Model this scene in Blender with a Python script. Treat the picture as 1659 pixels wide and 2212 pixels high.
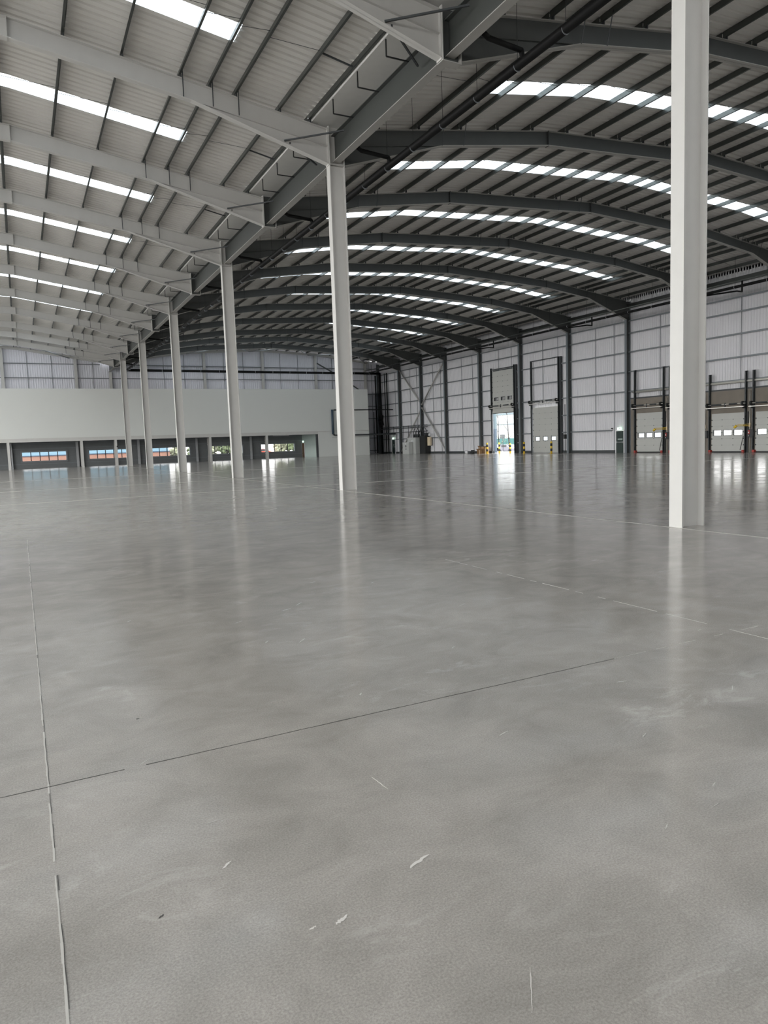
import bpy, bmesh, math, random
from mathutils import Vector, Matrix
R = random.Random(7)
S = bpy.context.scene
for o in list(bpy.data.objects): bpy.data.objects.remove(o)
COL = S.collection

# ------------------------------------------------------------------ camera
H = 1.83
YAW, PIT, ROL, FPX = .4695, -.0984, -.0348, 1533.0
def cam_axes():
    f = Vector((math.sin(YAW)*math.cos(PIT), math.cos(YAW)*math.cos(PIT), math.sin(PIT)))
    r = Vector((math.cos(YAW), -math.sin(YAW), 0)); u = r.cross(f)
    r2 = r*math.cos(ROL)+u*math.sin(ROL); u2 = -r*math.sin(ROL)+u*math.cos(ROL)
    return r2, u2, f
cr, cu, cf = cam_axes()
cd = bpy.data.cameras.new('camera'); cam = bpy.data.objects.new('camera', cd); COL.objects.link(cam)
cam.matrix_world = Matrix(((cr.x, cu.x, -cf.x, 0), (cr.y, cu.y, -cf.y, 0), (cr.z, cu.z, -cf.z, H), (0, 0, 0, 1)))
cd.sensor_fit = 'VERTICAL'; cd.sensor_height = 36; cd.lens = 36*FPX/2212; cd.clip_end = 600; cd.clip_start = .05
S.camera = cam
# ------------------------------------------------------------------ light
SKY = 6.2; ROOFLIGHT = 2.3
S.view_settings.view_transform = 'Standard'; S.view_settings.look = 'None'
S.view_settings.gamma = 1; S.view_settings.use_curve_mapping = False
S.view_settings.exposure = 0.28
w = bpy.data.worlds.new('sky'); S.world = w; w.use_nodes = True
nt = w.node_tree; bg = nt.nodes['Background']
tc = nt.nodes.new('ShaderNodeTexCoord'); sp = nt.nodes.new('ShaderNodeSeparateXYZ'); rp = nt.nodes.new('ShaderNodeValToRGB')
nt.links.new(tc.outputs['Generated'], sp.inputs[0]); nt.links.new(sp.outputs['Z'], rp.inputs[0]); nt.links.new(rp.outputs[0], bg.inputs[0])
rp.color_ramp.elements[0].position = 0; rp.color_ramp.elements[0].color = (1, .99, .97, 1)
rp.color_ramp.elements[1].position = .6; rp.color_ramp.elements[1].color = (.88, .93, .97, 1)
bg.inputs[1].default_value = SKY

# ------------------------------------------------------------------ materials
M = {}
def mat(name, col, rough=.6, metal=0, noise=0, nscale=3, bump=0, spec=.5, emit=None, es=0, stretch=None):
    m = bpy.data.materials.new(name); m.use_nodes = True; n = m.node_tree.nodes; l = m.node_tree.links
    b = n['Principled BSDF']; b.inputs['Roughness'].default_value = rough; b.inputs['Metallic'].default_value = metal
    b.inputs['Specular IOR Level'].default_value = spec
    c = (*col, 1)
    tcn = n.new('ShaderNodeTexCoord'); mp = n.new('ShaderNodeMapping'); l.new(tcn.outputs['Object'], mp.inputs[0])
    if stretch: mp.inputs['Scale'].default_value = stretch
    nz = n.new('ShaderNodeTexNoise'); nz.inputs['Scale'].default_value = nscale; nz.inputs['Detail'].default_value = 5
    l.new(mp.outputs[0], nz.inputs['Vector'])
    k = noise if noise else .06
    mx = n.new('ShaderNodeMix'); mx.data_type = 'RGBA'
    mx.inputs[6].default_value = (*[v*(1-k) for v in col], 1); mx.inputs[7].default_value = (*[min(1, v*(1+k)) for v in col], 1)
    l.new(nz.outputs['Fac'], mx.inputs[0]); l.new(mx.outputs[2], b.inputs['Base Color'])
    if bump:
        bp = n.new('ShaderNodeBump'); bp.inputs['Strength'].default_value = bump; bp.inputs['Distance'].default_value = .02
        l.new(nz.outputs['Fac'], bp.inputs['Height']); l.new(bp.outputs[0], b.inputs['Normal'])
    if emit:
        b.inputs['Emission Color'].default_value = (*emit, 1); b.inputs['Emission Strength'].default_value = es
    M[name] = m; return m
mat('white_steel', (.54, .53, .505), .55, noise=.05)
mat('valley_steel', (.05, .054, .05), .6)
mat('grey_steel', (.075, .08, .077), .5, noise=.10)
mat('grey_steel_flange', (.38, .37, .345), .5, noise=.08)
mat('wall_column_flange', (.16, .18, .195), .5)
mat('galvanised', (.11, .118, .112), .33, metal=.8, noise=.15, nscale=1.5)
mat('galvanised_light', (.42, .43, .44), .45, metal=.3, noise=.1)
mat('galvanised_rail', (.20, .215, .225), .5, metal=.3, noise=.1)
mat('deck', (.70, .68, .64), .5, noise=.05, nscale=.3)
mat('liner', (.68, .67, .685), .55, noise=.04, nscale=.5)
mat('end_liner', (.76, .75, .80), .55, noise=.04, nscale=.5)
mat('partition', (.64, .65, .62), .6, noise=.02, nscale=.4)
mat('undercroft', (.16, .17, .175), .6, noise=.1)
mat('green_white', (.42, .50, .46), .5)
mat('gutter', (.62, .61, .58), .5, noise=.06)
mat('black_pipe', (.004, .004, .004), .6, spec=.25)
mat('black', (.015, .016, .016), .5)
mat('dark_grey', (.05, .055, .058), .5)
mat('wire', (.06, .06, .06), .5, metal=.5)
mat('concrete_wall', (.20, .175, .145), .85, noise=.22, nscale=1.3, bump=.2)
mat('door_leaf', (.47, .47, .44), .5, noise=.03)
mat('door_joint', (.30, .30, .28), .5)
mat('glass_day', (.55, .62, .72), .2, emit=(.80, .90, 1), es=1.0)
mat('blue_shade', (.16, .17, .34), .4)
mat('yellow', (.75, .50, .04), .5)
mat('red', (.35, .03, .02), .5)
mat('cabinet', (.48, .49, .47), .5)
mat('cream', (.72, .60, .42), .5)
mat('cardboard', (.22, .12, .05), .8, noise=.35, nscale=6)
mat('white', (.8, .8, .8), .5)
mat('bright_pipe', (.62, .60, .55), .35, metal=.4)
mat('exit_sign', (.5, .9, .6), .4, emit=(.75, 1, .82), es=1.6)
mat('door_green', (.012, .03, .024), .4)
mat('brown_door', (.12, .07, .035), .5)
mat('asphalt', (.18, .18, .18), .9, noise=.1)
mat('facade', (.28, .29, .29), .7)
mat('facade_blue', (.15, .25, .30), .6)
mat('facade_darkblue', (.02, .04, .07), .6)
mat('panel_pale', (.09, .13, .145), .5)
mat('panel_blue', (.045, .07, .10), .5)
mat('brick_orange', (.24, .12, .08), .8, noise=.2, nscale=4)
mat('leaf', (.09, .115, .05), .8, noise=.6, nscale=4)
mat('leaf_pale', (.24, .25, .16), .8, noise=.4, nscale=4)
mat('bark', (.03, .024, .02), .9)
mat('mesh_green', (.03, .11, .10), .7)
mat('car_white', (.16, .15, .18), .2)
mat('car_red', (.45, .06, .03), .2)
mat('scuff_pale', (.50, .48, .45), .6)
mat('chalk', (.68, .65, .61), .8)
mat('floor_line', (.55, .53, .49), .7)
mat('dark_line', (.08, .075, .07), .7)
m = mat('rooflight_sheet', (.5, .55, .6), .5, emit=(.68, .76, .82), es=ROOFLIGHT)

def floor_mat():
    m = bpy.data.materials.new('polished_concrete'); m.use_nodes = True; n = m.node_tree.nodes; l = m.node_tree.links
    b = n['Principled BSDF']
    tcn = n.new('ShaderNodeTexCoord')
    def noise(sc, det, stretch=(1, 1, 1), rough=.6, dist=0):
        mp = n.new('ShaderNodeMapping'); mp.inputs['Scale'].default_value = stretch; l.new(tcn.outputs['Object'], mp.inputs[0])
        t = n.new('ShaderNodeTexNoise'); t.inputs['Scale'].default_value = sc; t.inputs['Detail'].default_value = det
        t.inputs['Roughness'].default_value = rough; t.inputs['Distortion'].default_value = dist
        l.new(mp.outputs[0], t.inputs['Vector']); return t.outputs['Fac']
    def ramp(src, p0, c0, p1, c1):
        r = n.new('ShaderNodeValToRGB'); r.color_ramp.elements[0].position = p0; r.color_ramp.elements[0].color = (*c0, 1)
        r.color_ramp.elements[1].position = p1; r.color_ramp.elements[1].color = (*c1, 1); l.new(src, r.inputs[0]); return r.outputs[0]
    def mix(a, bb, f=.5, mode='MIX'):
        x = n.new('ShaderNodeMix'); x.data_type = 'RGBA'; x.blend_type = mode; 
        if isinstance(f, float): x.inputs[0].default_value = f
        else: l.new(f, x.inputs[0])
        l.new(a, x.inputs[6]); l.new(bb, x.inputs[7]); return x.outputs[2]
    big = ramp(noise(.35, 6, dist=.4), .3, (.335, .314, .288), .7, (.435, .408, .376))
    mid = ramp(noise(1.6, 8, (1, 1.3, 1), .65, .6), .32, (.84, .835, .83), .68, (1.12, 1.115, 1.11))
    fine = ramp(noise(110, 4, rough=.75), .35, (.80, .80, .80), .65, (1.20, 1.20, 1.20))
    c = mix(mix(big, mid, 1.0, 'MULTIPLY'), fine, 1.0, 'MULTIPLY')
    # chalky trowel marks
    sc = ramp(noise(2.6, 9, (.7, 1.5, 1), .72, .8), .54, (0, 0, 0), .70, (1, 1, 1))
    gate = ramp(noise(.5, 3, (1, 1, 1)), .47, (0, 0, 0), .62, (.6, .6, .6))
    x = mix(sc, gate, 1.0, 'MULTIPLY')
    pal = n.new('ShaderNodeRGB'); pal.outputs[0].default_value = (.62, .60, .56, 1)
    c = mix(c, pal.outputs[0], x)
    l.new(c, b.inputs['Base Color'])
    rr = ramp(noise(.9, 6, (1, 1.4, 1)), .3, (.10, .10, .10), .75, (.22, .22, .22)); l.new(rr, b.inputs['Roughness'])
    bp = n.new('ShaderNodeBump'); bp.inputs['Strength'].default_value = .12; bp.inputs['Distance'].default_value = .012
    l.new(noise(1.5, 3, (1, 1, 1), .5), bp.inputs['Height'])
    bp2 = n.new('ShaderNodeBump'); bp2.inputs['Strength'].default_value = .10; bp2.inputs['Distance'].default_value = .002
    l.new(noise(9, 3, (1, 1, 1), .6), bp2.inputs['Height']); l.new(bp.outputs[0], bp2.inputs['Normal']); l.new(bp2.outputs[0], b.inputs['Normal'])
    b.inputs['Specular IOR Level'].default_value = .42
    M['floor'] = m
floor_mat()

# ------------------------------------------------------------------ helpers
class MB:
    def __init__(s): s.bm = bmesh.new()
    def hexa(s, p):
        v = [s.bm.verts.new(q) for q in p]
        for f in ((0, 3, 2, 1), (4, 5, 6, 7), (0, 1, 5, 4), (1, 2, 6, 5), (2, 3, 7, 6), (3, 0, 4, 7)): s.bm.faces.new([v[i] for i in f])
        return s
    def box(s, x0, x1, y0, y1, z0, z1):
        return s.hexa([(x0, y0, z0), (x1, y0, z0), (x1, y1, z0), (x0, y1, z0), (x0, y0, z1), (x1, y0, z1), (x1, y1, z1), (x0, y1, z1)])
    def bar(s, a, b, wd, ht=None, up=(0, 0, 1)):
        ht = ht or wd; a = Vector(a); b = Vector(b); d = (b-a).normalized(); up = Vector(up)
        if abs(d.dot(up)) > .98: up = Vector((1, 0, 0))
        sx = d.cross(up).normalized()*wd/2; sz = sx.cross(d).normalized()*ht/2
        return s.hexa([a-sx-sz, a+sx-sz, b+sx-sz, b-sx-sz, a-sx+sz, a+sx+sz, b+sx+sz, b-sx+sz])
    def tube(s, a, b, r, n=10, r2=None):
        a = Vector(a); b = Vector(b); d = (b-a).normalized(); up = Vector((0, 0, 1)) if abs(d.z) < .9 else Vector((1, 0, 0))
        u = d.cross(up).normalized(); v = d.cross(u); r2 = r if r2 is None else r2
        A = [s.bm.verts.new(a+(u*math.cos(t)+v*math.sin(t))*r) for t in [2*math.pi*i/n for i in range(n)]]
        B = [s.bm.verts.new(b+(u*math.cos(t)+v*math.sin(t))*r2) for t in [2*math.pi*i/n for i in range(n)]]
        for i in range(n):
            f = s.bm.faces.new([A[i], A[(i+1) % n], B[(i+1) % n], B[i]]); f.smooth = True
        s.bm.faces.new(A[::-1]); s.bm.faces.new(B); return s
    def path(s, pts, r, n=10):
        for a, b in zip(pts, pts[1:]): s.tube(a, b, r, n)
        for p in pts[1:-1]: s.ball(p, r*1.02)
        return s
    def ball(s, c, r, k=1):
        g = bmesh.ops.create_icosphere(s.bm, subdivisions=k+1, radius=r, matrix=Matrix.Translation(c))
        for v in g['verts']:
            for f in v.link_faces: f.smooth = True
        return s
    def prismY(s, poly, y0, y1):      # poly of (x, z)
        A = [s.bm.verts.new((x, y0, z)) for x, z in poly]; B = [s.bm.verts.new((x, y1, z)) for x, z in poly]; n = len(poly)
        s.bm.faces.new(A); s.bm.faces.new(B[::-1])
        for i in range(n): s.bm.faces.new([A[i], B[i], B[(i+1) % n], A[(i+1) % n]])
        return s
    def strip(s, pts, y0, y1, t):     # flange following (x, z) path, thickness t upward
        for (x0, z0), (x1, z1) in zip(pts, pts[1:]):
            s.hexa([(x0, y0, z0), (x1, y0, z1), (x1, y1, z1), (x0, y1, z0), (x0, y0, z0+t), (x1, y0, z1+t), (x1, y1, z1+t), (x0, y1, z0+t)])
        return s
    def build(s, name, m, parent=None, loc=None):
        me = bpy.data.meshes.new(name); bmesh.ops.recalc_face_normals(s.bm, faces=s.bm.faces); s.bm.to_mesh(me); s.bm.free()
        me.materials.append(M[m] if isinstance(m, str) else m)
        o = bpy.data.objects.new(name, me); COL.objects.link(o)
        if parent: o.parent = parent
        if loc: o.location = loc
        return o
def tag(o, label, cat, group=None):
    o['label'] = label; o['category'] = cat
    if group: o['group'] = group
    return o
def thing(name, label, cat, loc=(0, 0, 0), group=None):
    o = bpy.data.objects.new(name, None); COL.objects.link(o); o.location = loc; o.empty_display_size = .2
    return tag(o, label, cat, group)
def struct(o): o['kind'] = 'structure'; return o
def emp_struct(name, loc=(0, 0, 0)):
    o = bpy.data.objects.new(name, None); COL.objects.link(o); o.location = loc; return struct(o)
def copy_tree(root, loc):
    r = root.copy(); COL.objects.link(r); r.location = loc
    for ch in root.children:
        c = ch.copy(); COL.objects.link(c); c.parent = r
        for g in ch.children:
            d = g.copy(); COL.objects.link(d); d.parent = c
    return r
ORD = ['first', 'second', 'third', 'fourth', 'fifth', 'sixth', 'seventh', 'eighth', 'ninth', 'tenth', 'eleventh', 'twelfth', 'thirteenth',
       'fourteenth', 'fifteenth', 'sixteenth', 'seventeenth', 'eighteenth', 'nineteenth', 'twentieth', 'twenty-first', 'twenty-second', 'twenty-third',
       'twenty-fourth', 'twenty-fifth', 'twenty-sixth', 'twenty-seventh', 'twenty-eighth', 'twenty-ninth', 'thirtieth']

# ------------------------------------------------------------------ dimensions
XC = 11.11; DC = .62               # valley columns: left face, depth
XW = 50.98; XS = 51.55             # wall columns' inner face, wall sheet
YF = [9.69+8*k for k in range(10)]+[88.18, 94.62]
YE = 102.0                         # end wall
YB = -14.31                        # roof starts behind the camera
BAYS = [(-14.31, -6.31), (-6.31, 1.69), (1.69, 9.69)]+list(zip(YF, YF[1:]))+[(YF[11], YE-.3)]
PROF = [(0, 13.5), (10.5, 15.1), (20.5, 15.7), (30.5, 15.22), (39.87, 14.05)]
def top(d):
    for (a, za), (b, zb) in zip(PROF, PROF[1:]):
        if d <= b: return za+(zb-za)*(d-a)/(b-a)
    return PROF[-1][1]
DK = .38                           # deck above rafter top
PIT_R = 1/3

# ------------------------------------------------------------------ structure: floor, deck, walls
fl = struct(MB().box(-34, XS+.2, YB-2, YE+.1, -.3, 0).build('floor', 'floor'))
def joint(name, x0, x1, y0, y1, m, z=.0015):
    mb = MB(); mb.box(x0, x1, y0, y1, .0003, z); return mb.build(name, m, fl)
XJ = XC+.3
def crack_line(name, axis, c, a, b, wd, m, wob=.002, gap=0):   # slightly wavering saw cut
    mb = MB(); t = a; o = 0
    while t < b:
        t2 = min(b, t+(.5 if wd > .05 else .12)); o2 = R.uniform(-wob, wob); ww = wd*R.uniform(.6, 1.2)/2
        if axis == 'y': q = [(c+o-ww, t), (c+o+ww, t), (c+o2+ww, t2), (c+o2-ww, t2)]
        else: q = [(t, c+o-ww), (t2, c+o2-ww), (t2, c+o2+ww), (t, c+o+ww)]
        if R.random() > gap: mb.hexa([(x, y, .0004) for x, y in q]+[(x, y, .0016) for x, y in q])
        t = t2; o = o2
    return mb.build(name, m, fl)
crack_line('saw_cut_filler', 'y', 0.0, -2, 17, .010, 'floor_line', gap=.04)
crack_line('saw_cut', 'y', 0.006, -2, 17, .003, 'dark_line', gap=.35)
crack_line('saw_cut', 'y', 5.70, 3.2, 9.6, .0045, 'floor_line', gap=.3)
crack_line('saw_cut', 'x', 4.21, -20, 4.2, .006, 'dark_line', gap=.03)
crack_line('saw_cut', 'x', 4.21, 4.2, 12, .006, 'floor_line', gap=.3)
crack_line('joint_band', 'y', XJ-.33, -6, 100, .10, 'floor_line')
crack_line('armoured_joint', 'y', XJ-.33+.06, -6, 100, .018, 'dark_line')
crack_line('joint_band', 'x', 29.5, -28, 51, .22, 'floor_line', .01)
crack_line('joint_band', 'x', 40.0, -28, 51, .22, 'floor_line', .01)
crack_line('joint_band', 'x', 55.0, -28, 51, .35, 'floor_line', .01)
def scuff(x0, y0, x1, y1, wd, m):
    mb = MB(); a = Vector((x0, y0, 0)); b = Vector((x1, y1, 0)); d = b-a; nrm = Vector((-d.y, d.x, 0)).normalized()
    n = 9; L = []; Rr = []
    for i in range(n+1):
        t = i/n; ww = wd*math.sin(math.pi*min(max(t, .04), .96))**.6*R.uniform(.6, 1.1)/2; p = a+d*t+nrm*R.uniform(-.25, .25)*wd
        L.append(mb.bm.verts.new(p+nrm*ww+Vector((0, 0, .0012)))); Rr.append(mb.bm.verts.new(p-nrm*ww+Vector((0, 0, .0012))))
    for i in range(n): mb.bm.faces.new([L[i], Rr[i], Rr[i+1], L[i+1]])
    mb.build('scuff_mark', m, fl)
for a in ((1.585, 3.39, 1.60, 3.22, .008, 'chalk'), (1.36, 2.55, 1.48, 2.60, .022, 'chalk'), (.345, 2.76, .37, 2.775, .012, 'dark_line'), (.57, 4.98, .59, 4.99, .02, 'dark_line'),
          (1.44, 1.84, 1.32, 1.68, .004, 'chalk'), (.65, 2.96, .70, 3.0, .014, 'chalk'), (.94, 2.38, 1.0, 2.41, .02, 'chalk'), (.84, 2.40, .87, 2.41, .010, 'chalk')):
    scuff(*a)
for q in range(26):
    x = R.uniform(.3, 5.5); y = R.uniform(2.2, 9); L_ = R.uniform(.04, .16); a = R.uniform(-.3, .9)
    scuff(x, y, x+L_*math.cos(a), y+L_*math.sin(a), R.uniform(.004, .012), 'scuff_pale')

# roof deck, real ribs running from eave to eave
def sky_range(y0, y1):
    ym = (y0+y1)/2 if y1-y0 > 7 else y0+(y1-y0)*.5
    n = round((ym+.35-YB)/PIT_R); return YB+n*PIT_R, YB+(n+3)*PIT_R
ys = []
y = YB
while y < YE-.2:
    ys += [(y, 0), (y+.21, 0), (y+.24, .055), (y+.303, .055)]; y += PIT_R
def rib_mesh(rows, xs, zf, skip, name, m, parent=None):
    bm = bmesh.new(); prev = None
    for (yy, dz) in rows:
        cur = [bm.verts.new((x, yy, zf(x)+dz)) for x in xs]
        if prev:
            for i in range(len(xs)-1):
                if not skip((xs[i]+xs[i+1])/2, (yy+py)/2): bm.faces.new([prev[i], cur[i], cur[i+1], prev[i+1]])
        prev = cur; py = yy
    me = bpy.data.meshes.new(name); bm.to_mesh(me); bm.free(); me.materials.append(M[m]); o = bpy.data.objects.new(name, me); COL.objects.link(o)
    if parent: o.parent = parent
    return o
RD0, RD1 = 5.4, 34.8               # rooflight extent in the right aisle, from the valley
LD0, LD1 = 4.15, 34.8
ds_r = sorted(set([.9, 2.5, 4, RD0, 7, 8.7, 10.5, 12.5, 14.5, 16.5, 18.5, 20.5, 22.5, 24.5, 26.5, 28.5, 30.5, 32.6, RD1, 37, 38.5, 40.6]))
ds_l = sorted(set([.55, 2.3, LD0, 6, 8.3, 10.5, 12.5, 14.5, 16.5, 18.5, 20.5, 22.5, 24.5, 26.5, 28.5, 30.5, 32.6, LD1, 37, 40.4]))
SR = [sky_range(a, b) for a, b in BAYS]
def in_sky(d, y, a, b):
    return a < d < b and any(s0 < y < s1 for s0, s1 in SR)
zr = lambda x: top(min(x-XC, 39.87))+DK
zl = lambda x: top(min(XC-x, 39.87))+DK
struct(rib_mesh(ys, [XC+d for d in ds_r], zr, lambda x, y: in_sky(x-XC, y, RD0, RD1), 'ceiling', 'deck'))
struct(rib_mesh(ys, [XC-d for d in ds_l], zl, lambda x, y: in_sky(XC-x, y, LD0, LD1), 'ceiling', 'deck'))
for side, (xs, zf, d0, d1) in {'right': ([XC+d for d in ds_r if RD0 <= d <= RD1], zr, RD0, RD1), 'left': ([XC-d for d in ds_l if LD0 <= d <= LD1], zl, LD0, LD1)}.items():
    for i, (s0, s1) in enumerate(SR):
        if i < 2: nm = None
        rows = [(a, b) for a, b in ys if s0-1e-4 <= a <= s1+1e-4]
        o = rib_mesh(rows, xs, lambda x: zf(x)-.004, lambda x, y: False, 'rooflight', 'rooflight_sheet')
        if i < 3: lab = f'long white translucent rooflight strip in the {side} aisle roof, {["farthest", "next", "just"][i]} behind the camera'
        else: lab = f'long white translucent rooflight strip, {ORD[i-3]} from the front in the {side} aisle roof'
        tag(o, lab, 'rooflight', 'translucent rooflight strips')
# valley gutter between the two roofs
mb = MB(); mb.box(XC-.62, XC+1.05, YB, YE-.3, 13.66, 13.70); mb.box(XC-.62, XC-.58, YB, YE-.3, 13.70, 13.90); mb.box(XC+1.01, XC+1.05, YB, YE-.3, 13.70, 14.02)
tag(mb.build('valley_gutter', 'gutter'), 'long pale metal valley gutter running between the two roof slopes above the centre columns', 'gutter')

# side wall: profiled liner with openings
def liner(name, m, axis, c, a0, a1, zt, holes, pitch=.25, z0=0.0, depth=.03):
    """vertical ribs; axis 'x': plane X=c along Y; axis 'y': plane Y=c along X"""
    st = [(a0, 0)]; t = a0
    while t+pitch < a1:
        st += [(t+.15, 0), (t+.175, depth), (t+.225, depth), (t+.25, 0)]; t += pitch
    st.append((a1, 0))
    cuts = sorted(set([z0]+[h[2] for h in holes]+[h[3] for h in holes]))
    hs = sorted(set(round(v, 3) for h in holes for v in h[:2]))
    for v in hs: st += [(v, 0)]
    st = sorted(st)
    bm = bmesh.new(); prev = None
    for (a, dz) in st:
        zz = [z for z in cuts if z < zt(a)-.01]+[zt(a)]
        while len(zz) < len(cuts)+1: zz.append(zz[-1])
        cur = [bm.verts.new((c-dz, a, z) if axis == 'x' else (a, c-dz, z)) for z in zz]
        if prev:
            am = (a+pa)/2
            for i in range(len(cuts)):
                zm = (cur[i].co.z+cur[i+1].co.z)/2
                if cur[i+1].co.z-cur[i].co.z < .005: continue
                if any(h[0] < am < h[1] and h[2] < zm < h[3] for h in holes): continue
                bm.faces.new([prev[i], cur[i], cur[i+1], prev[i+1]])
        prev = cur; pa = a
    me = bpy.data.meshes.new(name); bm.to_mesh(me); bm.free(); me.materials.append(M[m]); o = bpy.data.objects.new(name, me); COL.objects.link(o)
    return struct(o)
XD = 51.25
DOORS = [  # y0, y1, top, track top, kind
    (66.85, 70.98, 5.08, 10.15, 'E'), (59.27, 63.45, 4.93, 10.15, 'F'), (45.45, 48.45, 3.58, 7.6, 'A'), (41.45, 44.45, 3.35, 7.5, 'B'), (37.40, 40.38, 3.12, 6.4, 'C'), (33.4, 36.42, 3.11, 6.4, 'D')]
holes = [(d[0]+.02, d[1]+(.42 if d[4] == 'E' else -.02), 0, d[2]-.02) for d in DOORS]
wr = liner('wall_right', 'liner', 'x', XS, 10, YE, lambda a: zr(XS)+.07, holes)
struct(MB().box(XS-.0, XS+.2, YB, YE, 14.2, 14.75).build('trim_7', 'liner'))
struct(MB().box(XS+.01, XS+.12, YB-.2, 10, 0, 14.4).build('wall_right_near', 'liner'))
# end wall with windows
WINX = [(.2, 5.4), (8.15, 13.3), (16.15, 21.35), (23.85, 28.95), (31.7, 36.9)]
whole = [(a, b, .92, 2.08) for a, b in WINX]
def zend(x):
    d = x-XC if x > XC else XC-x
    return top(min(d, 39.87))+DK+.03
we = liner('wall_end', 'end_liner', 'y', YE, -28.8, XS, zend, whole, .28)
# dock wall in concrete around the leveller doors
mb = MB(); ztc = 5.0
ed = sorted([(d[0], d[1], d[2]) for d in DOORS if d[4] in 'ABCD'])
yy = 20.0
for a, b, t in ed:
    mb.box(XD+.02, XS-.04, yy, a, 0, ztc); mb.box(XD+.02, XS-.04, a, b, t, ztc); yy = b
mb.box(XD+.02, XS-.04, yy, 49.2, 0, ztc)
struct(mb.build('wall_dock', 'concrete_wall'))
struct(MB().box(XD-.02, XS-.03, 20, 49.2, ztc, ztc+.12).build('trim_1', 'dark_grey'))
# kerb
mb = MB()
for a, b in ((50.95+.35, 59.1), (63.6, 66.7), (71.1, 96.5), (98.1, YE-.05)): mb.box(XS-.16, XS-.045, a, b, 0, .2); mb.box(XS-.18, XS-.06, a, b, .2, .26)
struct(mb.build('baseboard_right', 'dark_grey'))
struct(MB().box(-28.8, XS, YB-.2, YB, 0, 13.4).build('wall_rear_unseen', 'liner'))  # unseen wall, added to block sky light coming from behind the camera
# gable trim below the roof
pts = [(XC+d, top(d)+DK-.5) for d in (1.3, 10.5, 20.5, 30.5, 38.5)]
struct(MB().strip(pts, YE-.32, YE-.08, .32).build('trim_2', 'white_steel'))
pts = [(XC-d, top(d)+DK-.5) for d in (1.3, 10.5, 20.5, 30.5)]
struct(MB().strip(pts[::-1], YE-.32, YE-.08, .32).build('trim_3', 'white_steel'))

# ------------------------------------------------------------------ centre columns
def column(k):
    yc = YF[k]-.15
    wh = ['nearest, at right of the picture', 'second from the camera', 'third from the camera', 'fourth from the camera', 'fifth from the camera', 'sixth and farthest from the camera'][k//2]
    t = thing('steel_column', f'tall white steel column in the centre row, {wh}', 'column', (XC, yc, 0), 'white columns along the valley')
    z1 = 13.6
    MB().box(0, .03, -.15, .15, 0, z1).build('flange', 'white_steel', t)
    MB().box(DC-.03, DC, -.15, .15, 0, z1).build('flange', 'white_steel', t)
    MB().box(.03, DC-.03, -.01, .01, 0, z1).build('web', 'white_steel', t)
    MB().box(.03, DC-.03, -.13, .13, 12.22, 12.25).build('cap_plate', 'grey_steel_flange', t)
for k in range(0, 11, 2): column(k)
for k in range(1, 12, 2):
    yc = YF[k]-.15
    t = thing('column_stub', f'short grey steel stub hanging between the rafters, {ORD[k//2]} between the centre columns', 'steel stub', (XC, yc, 12.2), 'stubs between the centre columns')
    MB().box(0, .03, -.15, .15, 0, 1.4).build('flange', 'white_steel', t)
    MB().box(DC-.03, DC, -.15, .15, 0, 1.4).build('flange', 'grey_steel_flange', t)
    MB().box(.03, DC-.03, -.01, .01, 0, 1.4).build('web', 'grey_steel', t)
    MB().box(0, DC, -.15, .15, -.03, 0).build('base_plate', 'grey_steel_flange', t)

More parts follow.
